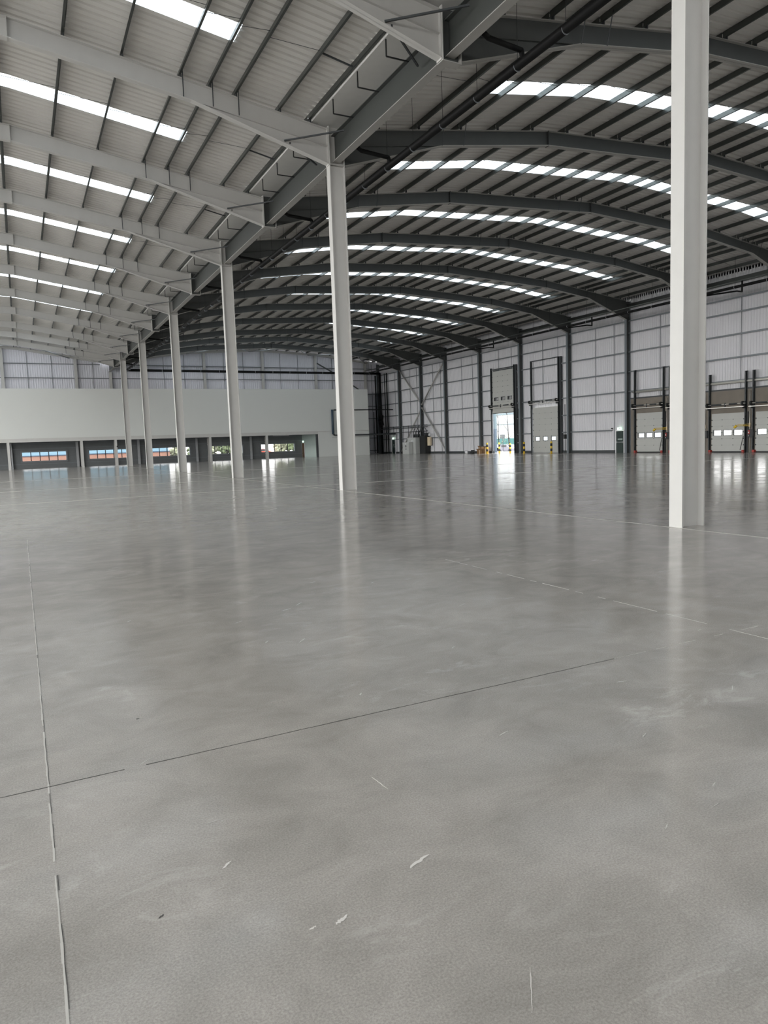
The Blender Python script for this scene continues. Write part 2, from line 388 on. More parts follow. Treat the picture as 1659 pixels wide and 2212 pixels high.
# ------------------------------------------------------------------ rafters
PR = [.75, 2.2, 4.0, 4.95, 6.0, 7.85, 9.7, 11.65, 13.2, 14.8, 16.3, 17.9, 19.5, 20.95, 22.0, 23.5, 25.05, 26.65, 28.3, 30.2, 32.0, 33.9, 34.95, 35.9, 37.6, 39.2]
PL = [.67, 1.8, 3.4, 4.3, 5.3, 7.15, 8.9, 10.8, 12.6, 14.5, 16.4, 18.3, 20.2]
DP = .62
def rafter(side, k):
    y = YF[k]-.15; s = 1 if side == 'right' else -1; x0 = XC+DC if s > 0 else XC
    dmin = DC if s > 0 else 0
    end = 39.87
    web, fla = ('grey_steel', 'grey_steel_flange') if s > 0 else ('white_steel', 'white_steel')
    seat = 'grey' if s > 0 else 'white'
    t = thing('rafter', f'{seat} steel arched rafter of the {side} aisle roof, {ORD[k]} from the front', 'rafter', (XC, y, 0), f'{seat} rafters of the {side} aisle')
    X = lambda d: s*d
    ds = [dmin, 5.0, 10.5, 20.5, 30.5, 35.3, end]
    tp = [(X(d), top(d)) for d in ds]
    bot = [(X(d), top(d)-DP) for d in ds[1:-1]]
    hb = [(X(dmin), 12.24)]+bot+([(X(end), 12.33)] if s > 0 else [(X(end), 12.33)])
    MB().prismY(tp+hb[::-1], -.008, .008).build('web', web, t)
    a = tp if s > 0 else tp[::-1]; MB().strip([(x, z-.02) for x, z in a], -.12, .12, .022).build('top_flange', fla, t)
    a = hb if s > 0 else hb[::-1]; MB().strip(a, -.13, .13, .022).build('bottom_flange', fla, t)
    a = [(X(dmin), top(dmin)-DP), (X(5.0), top(5)-DP)]; a = a if s > 0 else a[::-1]
    MB().strip(a, -.09, .09, .015).build('haunch_flange', web, t)
    MB().box(min(X(dmin), X(dmin+.03)), max(X(dmin), X(dmin+.03)), -.13, .13, 12.2, 13.5).build('end_plate', web if s > 0 else 'white_steel', t)
    for d in (10.5, 20.5, 30.5): MB().box(X(d)-.012, X(d)+.012, -.125, .125, top(d)-DP-.02, top(d)+.01).build('splice_plate', web, t)
    lst = PR if s > 0 else PL
    for d in lst:
        if d < dmin+.1: continue
        c = MB().box(X(d)-.02, X(d)+.02, -.06, .06, top(d), top(d)+.14).build('purlin_cleat', 'dark_grey', t)
    br = [2, 3, 4] if s < 0 else [3, 4, 11, 12, 21, 22, 23]
    for i in br:
        d = lst[i]
        MB().bar((X(d)+.03, -.14, top(d)-DP-.0), (X(d)-.02*s, -.20 if s < 0 else -.45, top(d)+.26), .035, .012, (0, 1, 0)).build('fly_brace', 'dark_grey', t)
    if s < 0:
        MB().bar((-1.7, -.02, 12.85), (.12, -1.3, 13.0), .05, .05).build('knee_strut', 'dark_grey', t)
        MB().bar((-1.5, -.02, 12.8), (.12, 1.4, 12.75), .05, .05).build('knee_strut', 'dark_grey', t)
    return t
for k in range(12):
    rafter('right', k); rafter('left', k)

# ------------------------------------------------------------------ valley beams
for k in range(12):
    y0 = YF[k]-.15; y1 = (YF[k+1]-.15) if k < 11 else YE-.1
    t = thing('valley_beam', f'deep grey steel valley beam along the centre line, {ORD[k]} span from the front', 'beam', (XC+.31, y0+.02, 12.36), 'valley beams between the centre frames')
    L = y1-y0-.04
    MB().box(-.012, .012, 0, L, 0, .92).build('web', 'valley_steel', t)
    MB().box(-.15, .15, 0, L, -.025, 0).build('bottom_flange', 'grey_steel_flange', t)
    MB().box(-.15, .15, 0, L, .92, .945).build('top_flange', 'grey_steel', t)
    for q in range(1, 4):
        yy = L*q/4
        mb = MB(); mb.bar((-.90, yy, 1.28), (-.90, yy, .80), .04, .03); mb.bar((-.90, yy, .80), (-.15, yy, .80), .04, .03)
        mb.build('gutter_bracket', 'black', t)
    MB().tube((-.30, 1.1, 1.295), (-.30, 1.1, 1.06), .05, 10, .05).tube((-.30, 1.1, 1.06), (-.30, 1.1, 1.03), .09, 12).build('gutter_outlet', 'black', t)

# ------------------------------------------------------------------ purlins
def purlin_mesh(L):
    mb = MB(); h = .24
    mb.box(-.004, .004, 0, L, 0, h); mb.box(-.004, .07, 0, L, h-.005, h); mb.box(-.07, .004, 0, L, 0, .005); mb.box(.062, .07, 0, L, h-.02, h); mb.box(-.07, -.062, 0, L, 0, .02)
    me = bpy.data.meshes.new('purlin'); bmesh.ops.recalc_face_normals(mb.bm, faces=mb.bm.faces); mb.bm.to_mesh(me); mb.bm.free(); me.materials.append(M['galvanised']); return me
meshes = {}
def pix(p):
    d = Vector(p)-Vector((0, 0, H)); z = d.dot(cf)
    if z < .5: return None
    return (829.5+FPX*d.dot(cr)/z, 1106-FPX*d.dot(cu)/z)
cand = []
for bi, (a, b) in enumerate(BAYS):
    for side, lst, s in (('right', PR, 1), ('left', PL, -1)):
        for i, d in enumerate(lst):
            x = XC+s*d; z = top(d)+.13
            n = 12; vis = 0; last = None; ln = 0
            for q in range(n+1):
                P = pix((x, a+(b-a)*q/n, z))
                if P and -10 < P[0] < 1669 and -10 < P[1] < 2222:
                    if last: ln += math.hypot(P[0]-last[0], P[1]-last[1])
                    last = P
                else: last = None
            cand.append((ln, bi, side, i, d, x, z, a, b))
cand.sort(key=lambda c: -c[0])
rest = MB()
for q, (ln, bi, side, i, d, x, z, a, b) in enumerate(cand):
    L = b-a
    if q < 300 and ln > 0:
        key = round(L, 2)
        if key not in meshes: meshes[key] = purlin_mesh(L-.03)
        o = bpy.data.objects.new('roof_purlin', meshes[key]); COL.objects.link(o); o.location = (x, a, z)
        tag(o, f'dark galvanised purlin, {ORD[i]} from the valley in the {side} roof, {ORD[max(0, bi-2)]} bay', 'purlin', 'galvanised roof purlins')
    else:
        rest.box(x-.004, x+.004, a, b-.03, z, z+.24); rest.box(x-.07, x, a, b-.03, z, z+.005); rest.box(x, x+.07, a, b-.03, z+.235, z+.24)
o = rest.build('remaining_purlins', 'galvanised'); o['kind'] = 'stuff'
tag(o, 'remaining thin galvanised roof purlins in the farthest roof bays', 'purlins')
# sag rods in the roof
for bi, (a, b) in enumerate(BAYS):
    if bi < 2: continue
    ym = (a+b)/2
    for side, lst, s in (('right', PR, 1), ('left', PL, -1)):
        mb = MB()
        for d0, d1 in zip(lst[1:], lst[2:]): mb.tube((XC+s*d0, ym, top(d0)+.32), (XC+s*d1, ym+.10, top(d1)+.18), .008, 5)
        mb.bar((XC+s*lst[0], ym-.05, top(lst[0])+.2), (XC+s*lst[1], ym, top(lst[1])+.28), .045, .045)
        tag(mb.build('sag_rod', 'dark_grey'), f'thin dark sag rod line tying purlins, {side} roof, {ORD[bi-2]} bay from camera', 'tie rod', 'roof sag rods')

# ------------------------------------------------------------------ syphonic drain pipes
XPV, ZPV = 13.35, 12.25
t = thing('drain_pipe', 'long black drain pipe slung below the right roof beside the valley', 'pipe', (0, 0, 0))
MB().tube((XPV, 2, ZPV), (XPV, YE-1.7, ZPV+.15), .13, 14).ball((XPV, YE-1.7, ZPV+.15), .15).build('pipe_run', 'black_pipe', t)
for k in range(12):
    y = YF[k]-1.1
    MB().path([(XC+.75, y, 13.6), (XC+.75, y, ZPV+.42), (XC+.95, y, ZPV+.30), (XPV-.15, y+.05, ZPV+.24), (XPV, y+.15, ZPV+.05)], .075, 10).build('branch_pipe', 'black_pipe', t)
mbc = None
y = 9.0
i = 0
while y < 100:
    c = MB().tube((XPV, y, ZPV), (XPV, y+.018, ZPV), .134, 14).build('pipe_clip', 'galvanised_rail', t)
    MB().tube((XPV, y, ZPV+.1), (XPV, y, top(XPV-XC)+.3), .008, 5).build('hanger_rod', 'wire', t)
    y += 2.0
t = thing('drain_pipe', 'thick black drain pipe crossing the end wall and dropping in the far corner', 'pipe', (0, 0, 0))
MB().path([(XPV, YE-1.7, ZPV+.2), (XPV+.5, YE-1.6, ZPV+.22), (51.0, YE-1.6, ZPV+.22), (51.1, YE-1.6, .1)], .17, 14).build('pipe_run', 'black_pipe', t)
MB().tube((51.1, YE-1.6, 6.0), (50.9, YE-1.6, 5.2), .34, 12).tube((50.9, YE-1.6, 5.2), (51.1, YE-1.6, 4.4), .34, 12).build('pipe_offset', 'black_pipe', t)
for q in range(14):
    x = XPV+2+q*2.6; MB().tube((x, YE-1.6, ZPV+.22), (x+.05, YE-1.6, ZPV+.22), .185, 12).build('pipe_clip', 'galvanised_light', t)
XPE, ZPE = 48.3, 12.38
t = thing('drain_pipe', 'long black drain pipe slung under the eaves along the right wall', 'pipe', (0, 0, 0))
MB().tube((XPE, 20, ZPE), (XPE, YE-1.7, ZPE), .11, 12).ball((XPE, YE-1.7, ZPE), .12).build('pipe_run', 'black_pipe', t)
MB().tube((XPE+.1, 20, ZPE+.42), (XPE+.1, YE-1.7, ZPE+.42), .045, 8).build('support_rail', 'galvanised', t)
for k in range(3, 12):
    y = YF[k]-1.9
    if k in (4, 6, 8): MB().path([(XPE, y, ZPE), (XPE+.3, y-.6, ZPE-.05), (XPE+1.0, y-3.0, ZPE-.1), (XPE+1.6, y-3.0, ZPE-.1), (XPE+1.6, y-3.0, ZPE+.75)], .06, 8).build('branch_pipe', 'black_pipe', t)
y = 31.0
while y < 100:
    MB().tube((XPE, y, ZPE), (XPE, y+.03, ZPE), .12, 12).build('pipe_clip', 'galvanised_light', t)
    MB().tube((XPE, y, ZPE+.1), (XPE, y, top(XPE-XC)+.2), .012, 5).build('hanger_rod', 'wire', t); y += 2.6

# ------------------------------------------------------------------ right wall steelwork
for k in range(3, 13):
    y = (YF[k] if k < 12 else YE-.35)-.12
    wh = {3: 'just beyond the right picture edge', 4: 'hidden behind the nearest white column', 5: 'between the exit door and the dock doors', 6: 'left of the tall blank wall bay', 7: 'between the two tall sectional doors',
          8: 'left of the open sectional door', 9: 'right of the lower diagonal brace', 10: 'in the middle of the diagonal bracing', 11: 'beside the far exit door', 12: 'in the far corner'}[k]
    t = thing('wall_column', f'dark grey steel column on the right wall, {wh}', 'column', (XW, y, 0), 'dark columns along the right wall')
    z1 = 14.0
    MB().box(0, .025, -.13, .13, 0, 12.33).build('flange', 'wall_column_flange', t)
    MB().box(.48, .505, -.13, .13, 0, z1).build('flange', 'wall_column_flange', t)
    MB().box(.025, .48, -.008, .008, 0, z1).build('web', 'grey_steel', t)
RZ = [2.17, 3.95, 5.74, 7.56, 9.38, 11.1, 12.22, 13.4]
RAILS = {}
n = 0
for k in range(2, 12):
    y0 = YF[k]; y1 = YF[k+1] if k < 11 else YE-.2
    for j, z in enumerate(RZ):
        segs = [(y0, y1)]
        for d in DOORS:
            if d[4] in 'EF' and z < d[2]+.2 and y0 < d[0] < y1: segs = [(y0, d[0]-.25), (d[1]+.25, y1)]
        if k < 5 and z < 5.3: continue
        if k == 5 and z < 2.3: segs = [(51.75, y1)]
        if k == 11 and z < 2.2: segs = [(y0, 96.4), (98.2, y1)]
        mb = MB()
        for a, b in segs:
            mb.box(XS-.22, XS-.035, a, b, z, z+.008); mb.box(XS-.222, XS-.214, a, b, z-.06, z+.065); mb.box(XS-.045, XS-.035, a, b, z, z+.06)
        o = mb.build('sheeting_rail', 'galvanised_rail')
        wb = {2: 'nearest bay at picture edge', 3: 'right of the nearest column', 4: 'above the near dock doors', 5: 'bay with the green exit door', 6: 'bay of the closed tall door', 7: 'bay of the open tall door',
              8: 'blank bay left of the open door', 9: 'near braced bay', 10: 'far braced bay', 11: 'last bay at the corner'}[k]
        tag(o, f'thin steel rail on right wall, {ORD[j]} up, {wb}', 'rail', 'sheeting rails on the right wall')
for k in range(3, 12):
    y0 = YF[k]; y1 = YF[k+1] if k < 11 else YE-.2
    z0 = 5.1 if k < 5 else .26
    for f, q in ((.53, 'middle'), (.22, 'near side')):
        y = y0+(y1-y0)*f
        if any(d[0]-.2 < y < d[1]+.2 for d in DOORS if d[4] in 'EF'): zz = 5.3
        else: zz = z0
        o = MB().box(XS-.15, XS-.11, y-.018, y+.018, zz, 12.25).build('sag_bar', 'galvanised_rail')
        tag(o, f'thin vertical sag bar on right wall, {q} of the {ORD[k-3]} visible bay', 'sag bar', 'vertical sag bars on the right wall')
# eaves beam along the wall head
tag(MB().box(XW+.15, XW+.4, 12, YE-.3, 13.35, 13.75).build('eaves_beam', 'galvanised'), 'long dark eaves beam along the head of the right wall', 'beam')
# diagonal bracing
XBR = XW+.22
for (a, b, w_) in (((94.4, 12.3), (88.1, 6.9), 'from the far column head down to mid height'), ((81.8, 12.3), (88.0, 6.9), 'from the near column head down to mid height'),
                   ((88.0, 6.5), (81.8, .3), 'from mid height down to the near column foot'), ((88.1, 6.5), (94.4, .3), 'from mid height down behind the electrical cabinets')):
    o = MB().tube((XBR, a[0]-.13, a[1]), (XBR, b[0]-.13, b[1]), .10, 10).build('wall_brace', 'grey_steel_flange')
    tag(o, f'grey tubular wall brace {w_}', 'brace')
# roof bracing in the last bay
for i, (d0, d1, s) in enumerate(((10.5, 15, 1), (19.5, 15, 1), (19.5, 24, 1), (28.5, 24, 1), (28.5, 33, 1), (38, 33, 1), (4.5, 10, -1), (14, 10, -1))):
    y0, y1 = YF[11], YE-.4
    o = MB().tube((XC+s*d0, YE-.4, top(d0)-.15), (XC+s*d1, YF[11], top(d1)-.25), .07, 8).build('roof_brace', 'galvanised_light')
    tag(o, f'pale tubular roof brace in the last bay, {ORD[i]} {"counting right from the valley" if s > 0 else "counting on to the left aisle"}', 'brace')

# ------------------------------------------------------------------ end wall steelwork
POSTX = [-17.9, -9.5, -1.2, 7.27, 11.5, 15.7, 24.0, 32.5, 40.8, 49.1]
for i, x in enumerate(POSTX):
    zp = 12.3 if x == 11.5 else zend(x)-.55
    o = MB().box(x-.18, x+.18, YE-.45, YE-.42, 0, zp).box(x-.012, x+.012, YE-.42, YE-.15, 0, zp).box(x-.18, x+.18, YE-.15, YE-.12, 0, zp).build('gable_post', 'white_steel')
    tag(o, f'white steel gable post rising above the partition, {ORD[i]} from the left on the end wall', 'post', 'white gable posts')
XPOST = sorted(POSTX+[XS])
for j, z in enumerate((.55, 2.5, 3.2, 11.5, 13.3)):
    for (xa, xb) in ((-28, XC), (XC, XS)):
        if z == 13.3: xa2, xb2 = (xa, XC-.8) if xa < 0 else (XC+.8, xb-.1)
        else: xa2, xb2 = xa, xb
        o = MB().box(xa2, xb2, YE-.20, YE-.05, z-.05, z+.05).build('sheeting_rail', 'galvanised_rail')
        tag(o, f'thin steel sheeting rail across the end wall, {ORD[j]} up, {"left" if xa < 0 else "right"} of the valley', 'rail', 'sheeting rails on the end wall')
for z in (5.6, 7.5, 9.4):
    o = MB().box(46.5, XS, YE-.20, YE-.05, z-.05, z+.05).build('sheeting_rail', 'galvanised_rail')
    tag(o, f'short steel rail on the end wall between partition and corner, at {["lower", "middle", "upper"][int((z-5)/1.9)]} height', 'rail')
i = 0
for a, b in zip(POSTX[2:], POSTX[3:]+[XS]):
    nn = 3 if b-a > 6 else 2
    for q in range(1, nn):
        x = a+(b-a)*q/nn
        o = MB().box(x-.03, x+.03, YE-.12, YE-.08, .3 if x > 46.5 else 9.0, zend(x)-.6).build('sag_bar', 'galvanised_rail')
        tag(o, f'thin vertical sag bar on the end wall, {ORD[i]} from the left', 'sag bar', 'vertical sag bars on the end wall'); i += 1
# gable diagonal braces
for a, b, w_ in (((41.0, 14.0), (44.6, 12.1), 'upper'), ((45.4, 11.6), (48.9, 9.4), 'lower')):
    tag(MB().bar((a[0], YE-.5, a[1]), (b[0], YE-.5, b[1]), .16).build('gable_brace', 'grey_steel'), f'{w_} grey diagonal brace near the right end of the end wall', 'brace')

# ------------------------------------------------------------------ partition and undercroft
YP = 95.35
PX0, PX1 = -30, 46.35; OPR = 38.2
mb = MB(); mb.box(PX0, PX1, YP, YP+.2, 3.66, 9.62); mb.box(OPR, PX1, YP, YP+.2, 0, 3.66); mb.box(PX1-.2, PX1, YP+.2, YE-.6, 0, 9.62)
struct(mb.build('wall_partition', 'partition'))
struct(MB().box(PX0, PX1-.2, YP+.2, YE-.6, 9.3, 9.5).build('ceiling_upper_store', 'partition'))
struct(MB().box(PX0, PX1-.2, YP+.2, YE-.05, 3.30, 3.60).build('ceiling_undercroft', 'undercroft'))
struct(MB().box(PX0, OPR, YP-.06, YP+.2, 3.26, 3.60).build('trim_4', 'white_steel'))
struct(MB().box(PX0, PX1, YP-.09, YP-.005, 3.60, 3.70).build('trim_5', 'white_steel'))
struct(MB().box(OPR, OPR+.15, YP+.2, YE-.05, 0, 3.3).build('wall_undercroft_side', 'green_white'))
struct(MB().box(OPR-.3, OPR, YP-.02, YP+.2, 0, 3.26).build('trim_6', 'dark_grey'))
# dark lining on the undercroft end wall, around the windows
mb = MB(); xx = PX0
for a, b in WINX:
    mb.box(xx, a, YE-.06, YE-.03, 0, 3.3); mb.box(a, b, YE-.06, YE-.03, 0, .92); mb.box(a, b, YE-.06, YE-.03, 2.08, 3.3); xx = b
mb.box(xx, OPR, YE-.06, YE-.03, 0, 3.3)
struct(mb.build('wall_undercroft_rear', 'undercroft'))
for i, x in enumerate((-9.0, -1.17, 6.87, 10.85, 14.75, 22.75, 30.6)):
    o = MB().box(x-.15, x+.15, YP-.04, YP-.02, 0, 3.28).box(x-.01, x+.01, YP-.02, YP+.14, 0, 3.28).box(x-.15, x+.15, YP+.14, YP+.16, 0, 3.28).build('partition_post', 'white_steel')
    tag(o, f'short white steel post carrying the partition, {ORD[i]} from the left along the undercroft', 'post', 'white posts under the partition')
for i, x in enumerate((-1.0, 6.75, 14.45, 22.3, 30.15)):
    o = MB().box(x-.15, x+.15, YE-.45, YE-.22, 0, 3.28).build('undercroft_post', 'galvanised_light')
    tag(o, f'grey steel post between the undercroft windows, {ORD[i]} from the left', 'post', 'grey posts between the undercroft windows')
for i, (a, b) in enumerate(WINX):
    t = emp_struct(f'window_{i+1}', (a, YE-.1, .92)); W = b-a; hh = 1.16
    t['label'] = f'long low five-pane window in the undercroft wall, {ORD[i]} from the left'
    mb = MB(); mb.box(-.16, W+.16, -.12, .06, -.16, .03); mb.box(-.16, W+.16, -.12, .06, hh-.03, hh+.14); mb.box(-.16, .04, -.12, .06, 0, hh); mb.box(W-.04, W+.16, -.12, .06, 0, hh)
    mb.build('window_frame', 'galvanised_rail', t)
    mb = MB()
    for q in range(1, 5): mb.box(W*q/5-.05, W*q/5+.05, -.03, .03, 0, hh)
    mb.build('mullion', 'black', t)
    g = MB().box(.04, W-.04, -.005, .005, .03, hh-.03).build('pane', 'black', t)
gm = bpy.data.materials.new('window_glass'); gm.use_nodes = True; n_ = gm.node_tree.nodes; l_ = gm.node_tree.links
n_.remove(n_['Principled BSDF']); tr = n_.new('ShaderNodeBsdfTransparent'); gl = n_.new('ShaderNodeBsdfGlossy'); gl.inputs['Roughness'].default_value = .05
mxs = n_.new('ShaderNodeMixShader'); mxs.inputs[0].default_value = .06; l_.new(tr.outputs[0], mxs.inputs[1]); l_.new(gl.outputs[0], mxs.inputs[2]); l_.new(mxs.outputs[0], n_['Material Output'].inputs[0])
M['glass'] = gm
for o in bpy.data.objects:
    if o.name.startswith('pane') and o.type == 'MESH': o.data.materials[0] = gm
# undercroft personnel door + exit sign + lamp
t = emp_struct('door_1', (OPR-.03, 100.9, 0)); t['label'] = 'brown open doorway in the pale side wall of the undercroft'
MB().box(-.03, .02, 0, .95, 0, 2.05).build('door_leaf', 'brown_door', t)
MB().box(-.05, .02, -.07, 0, 0, 2.12).box(-.05, .02, .95, 1.02, 0, 2.12).box(-.05, .02, -.07, 1.02, 2.05, 2.12).build('door_frame', 'white', t)
tag(MB().box(OPR-.1, OPR-.03, 101.15, 101.6, 2.2, 2.42).build('exit_sign', 'exit_sign'), 'small lit exit sign above the brown door under the partition', 'sign')
tag(MB().box(32.4, 34.8, 98.0, 98.15, 3.2, 3.29).build('strip_lamp', 'white'), 'white strip lamp on the undercroft soffit near the fifth window', 'lamp')
tag(MB().tube((11.0, YP-.12, 2.35), (11.0, YP-.12, 2.5), .08, 8).build('post_box', 'black'), 'small black box fixed to the thin partition post behind the white columns', 'box')

# ------------------------------------------------------------------ sectional doors
DLAB = {'E': 'tall pale sectional door raised open to daylight', 'F': 'tall pale sectional door, closed, between two bollards', 'A': 'pale sectional dock door left of the nearest white column',
        'B': 'pale sectional dock door hidden behind the nearest white column', 'C': 'pale sectional dock door right of the nearest white column', 'D': 'pale sectional dock door at the right picture edge'}
for n_, (y0, y1, zt, ztr, kd) in enumerate(DOORS):
    t = emp_struct(f'door_{n_+2}', (XD, y0, 0)); t['label'] = DLAB[kd]
    Wd = y1-y0; z0 = 4.78 if kd == 'E' else (.10 if kd in 'ABCD' else .02)
    hh = 4.95 if kd == 'E' else zt-z0+.06
    ns = 8 if kd in 'EF' else 6
    zw = (6.28-z0 if kd == 'E' else 1.38-z0, 6.62-z0 if kd == 'E' else 1.78-z0)
    if kd in 'ABCD': zw = (1.42-z0, 1.80-z0)
    # leaf with openings for the vision panels
    wins = [(Wd*f-.37, Wd*f+.37) for f in (.18, .5, .82)]
    mb = MB(); zs = [z0+hh*i/ns for i in range(ns+1)]
    for za, zb in zip(zs, zs[1:]):
        za2 = za
        wz0, wz1 = z0+zw[0], z0+zw[1]
        parts = [(za2, zb)]
        cutz = sorted(set([za2, zb]+[v for v in (wz0, wz1) if za2 < v < zb]))
        for c0, c1 in zip(cutz, cutz[1:]):
            if wz0 < (c0+c1)/2 < wz1:
                p = 0
                for wa, wb in wins: mb.box(-.03, .03, p, wa, c0, c1); p = wb
                mb.box(-.03, .03, p, Wd, c0, c1)
            else: mb.box(-.03, .03, 0, Wd, c0, c1)
    mb.build('door_leaf', 'door_leaf', t)
    mb = MB()
    for za in zs[1:-1]:
        for f in (.33, .67) if kd in 'ABCD' else (.26, .5, .74): mb.box(-.05, -.03, Wd*f-.022, Wd*f+.022, za-.03, za+.03)
        mb.box(-.06, -.03, -.0, .07, za-.05, za+.05); mb.box(-.06, -.03, Wd-.07, Wd, za-.05, za+.05)
    mb.build('hinge_set', 'dark_grey', t)
    mb = MB()
    for za in zs[1:-1]: mb.box(-.0325, -.03, .07, Wd-.07, za-.005, za+.005)
    mb.build('section_joint', 'door_joint', t)
    for wi, (wa, wb) in enumerate(wins):
        f = MB(); a, b = z0+zw[0], z0+zw[1]
        f.box(-.045, .035, wa-.04, wa, a-.04, b+.04); f.box(-.045, .035, wb, wb+.04, a-.04, b+.04); f.box(-.045, .035, wa, wb, a-.04, a); f.box(-.045, .035, wa, wb, b, b+.04)
        f = f.build('vision_panel', 'dark_grey', t)
        MB().box(-.005, .005, wa, wb, a, b).build('pane', gm, f)
    MB().box(-.04, .04, -.05, Wd+.05, (z0-.06 if kd == 'E' else .0), z0+.01).build('bottom_seal', 'black', t)
    # tracks
    for yy in (-.16, Wd+.16):
        mb = MB(); mb.box(-.16, .02, yy-.05, yy-.02, 0, ztr); mb.box(-.16, -.12, yy-.05, yy+.08, 0, ztr); mb.box(.0, .04, yy-.05, yy+(.13 if kd in 'EF' else .06), 0, min(ztr, 12))
        for q in range(int(ztr/.6)): mb.box(-.19, -.12, yy-.03, yy+.05, .4+q*.6, .47+q*.6)
        mb.build('track', 'dark_grey', t)
        if kd not in 'EF':
            MB().box(-.10, -.02, yy-.12, yy-.09, ztc, ztr).box(-.10, -.02, yy+.09, yy+.12, ztc, ztr).box(-.10, -.02, yy-.12, yy+.12, ztr-.05, ztr).box(-.10, -.02, yy-.12, yy+.12, ztr-.9, ztr-.86).build('track_head', 'dark_grey', t)
        MB().box(-.05, .0, yy-.18*(1 if yy < 0 else -1)-.02, yy, 0, zt+.1).build('door_jamb', 'black', t)
    zs_ = {'E': 5.63, 'F': 5.65, 'A': 4.35, 'B': 4.2, 'C': 3.88, 'D': 3.85}[kd]
    MB().tube((-.42, -.35, zs_), (-.42, Wd+.35, zs_), .03, 8).build('spring_shaft', 'bright_pipe', t)
    MB().box(-.50, -.36, -.5 if kd in 'EF' else -.25, Wd+.3, zs_-.28, zs_-.22).build('shaft_rail', 'bright_pipe', t)
    MB().tube((-.42, Wd*.12, zs_), (-.42, Wd*.36, zs_), .065, 10).tube((-.42, Wd*.6, zs_), (-.42, Wd*.9, zs_), .065, 10).build('torsion_spring', 'dark_grey', t)
    for yy in (-.12, Wd+.12):
        MB().tube((-.42, yy-.06, zs_), (-.42, yy+.06, zs_), .17, 14).build('cable_drum', 'black', t)
        MB().box(-.45, -.0, yy-.02, yy+.02, zs_-.4, zs_+.12).build('shaft_bracket', 'dark_grey', t)
    MB().box(-.46, -.38, Wd*.48, Wd*.50, zs_-.25, zs_+.12).build('centre_bracket', 'dark_grey', t)
    if kd == 'E' or kd == 'F':
        for yy in (-.30,): MB().box(-.02, .2, yy-.14, yy+.1, 0, ztr).build('guide_post', 'dark_grey', t)
    if kd == 'E': MB().bar((-.12, 0, 9.95), (-.12, Wd, 9.95), .1, .1).build('track_tie', 'dark_grey', t); MB().box(-.02, 0, .2, Wd-.2, 9.75, 9.85).build('track_tie', 'dark_grey', t)
    if kd == 'F': MB().bar((-.12, -.2, 10.1), (-.12, Wd+.2, 10.1), .08, .08).build('track_tie', 'dark_grey', t)
    if kd in 'ABCD':
        MB().bar((-.06, .32, .2), (-.06, .05, 1.3), .03, .03).build('pull_rope', 'black', t)
        MB().box(-.25, 0, -.14, .05, 0, .22).box(-.25, 0, Wd-.05, Wd+.14, 0, .22).build('foot_guard', 'red', t)
        MB().box(-.35, .05, -.1, Wd+.1, 0, .02).build('leveller_plate', 'black', t)

# things around the dock doors
for i, (y, w_) in enumerate(((44.95, 'left of the nearest white column'), (36.9, 'right of the nearest white column'), (41.0, 'behind the nearest white column'))):
    t = thing('dock_light', f'yellow swing-arm dock light {w_}', 'dock light', (XD-.05, y, 2.1), 'yellow dock lights')
    MB().bar((0, 0, 0), (-.95, .45, .02), .05, .05).bar((0, 0, .13), (-.9, .43, .12), .04, .04).build('arm', 'yellow', t)
    MB().tube((-.95, .45, .05), (-1.0, .62, -.12), .10, 10).build('lamp_head', 'yellow', t)
    MB().box(-.05, .05, -.06, .06, -.1, .22).build('bracket', 'cream', t)
    t = thing('control_box', f'black door control box with red button {w_}', 'control box', (XD-.05, y-.12, 1.2), 'dock control boxes')
    MB().box(-.22, 0, -.28, .12, 0, .62).build('housing', 'black', t)
    MB().box(-.24, -.22, -.05, .10, .25, .55).build('front_panel', 'red', t)
    MB().tube((-.27, .03, .38), (-.24, .03, .38), .05, 10).tube((-.27, .03, .15), (-.24, .03, .15), .03, 10).build('button', 'white', t)
    o = MB().tube((XD-.05, y, 0), (XD-.05, y, 4.85), .03, 8).build('conduit_pipe', 'bright_pipe')
    tag(o, f'thin pale conduit on concrete wall {w_}', 'conduit', 'vertical conduits on the dock wall')
o = MB().tube((XS-.3, 22, 5.62), (XS-.3, 48.9, 5.62), .10, 12).build('heater_tube', 'bright_pipe'); tag(o, 'long bright horizontal metal tube above the concrete dock wall', 'pipe')

# exit doors in the right wall
def exit_door(num, y0, wd, lab, slab):
    t = emp_struct(f'door_{num}', (XS-.10, y0, 0)); t['label'] = lab
    MB().box(-.03, .02, 0, wd, 0, 2.08).build('door_leaf', 'door_green', t)
    MB().box(-.05, .03, -.09, 0, 0, 2.18).box(-.05, .03, wd, wd+.12, 0, 2.18).box(-.05, .03, 0, wd, 2.08, 2.18).build('door_frame', 'white', t)
    MB().tube((-.12, .08, 1.02), (-.12, wd-.08, 1.02), .025, 8).box(-.12, -.03, .06, .14, .93, 1.1).box(-.12, -.03, wd-.14, wd-.06, .93, 1.1).build('push_bar', 'galvanised_light', t)
    MB().box(-.034, -.03, .15, .75, 1.25, 1.36).build('door_sign', 'green_white', t)
    s = thing('exit_sign', slab, 'sign', (XS-.2, y0+wd/2, 2.2), 'lit exit signs')
    MB().box(-.04, .04, -.22, .22, 0, .22).build('sign_box', 'exit_sign', s)
    MB().box(-.05, -.04, .02, .16, .09, .13).box(-.05, -.04, -.12, -.06, .05, .17).build('running_man_mark', 'mesh_green', s)
exit_door(8, 50.25, .95, 'dark green exit door with push bar beside the wall column', 'small lit green and white exit sign above the near exit door')
exit_door(9, 96.75, 1.0, 'dark exit door in the last bay near the corner', 'small lit exit sign above the far exit door near the corner')
o = MB().box(XS-.2, XS-.05, 51.7, 51.8, 2.3, 2.42).build('door_alarm', 'black'); tag(o, 'small black alarm box high beside the near exit door', 'box')

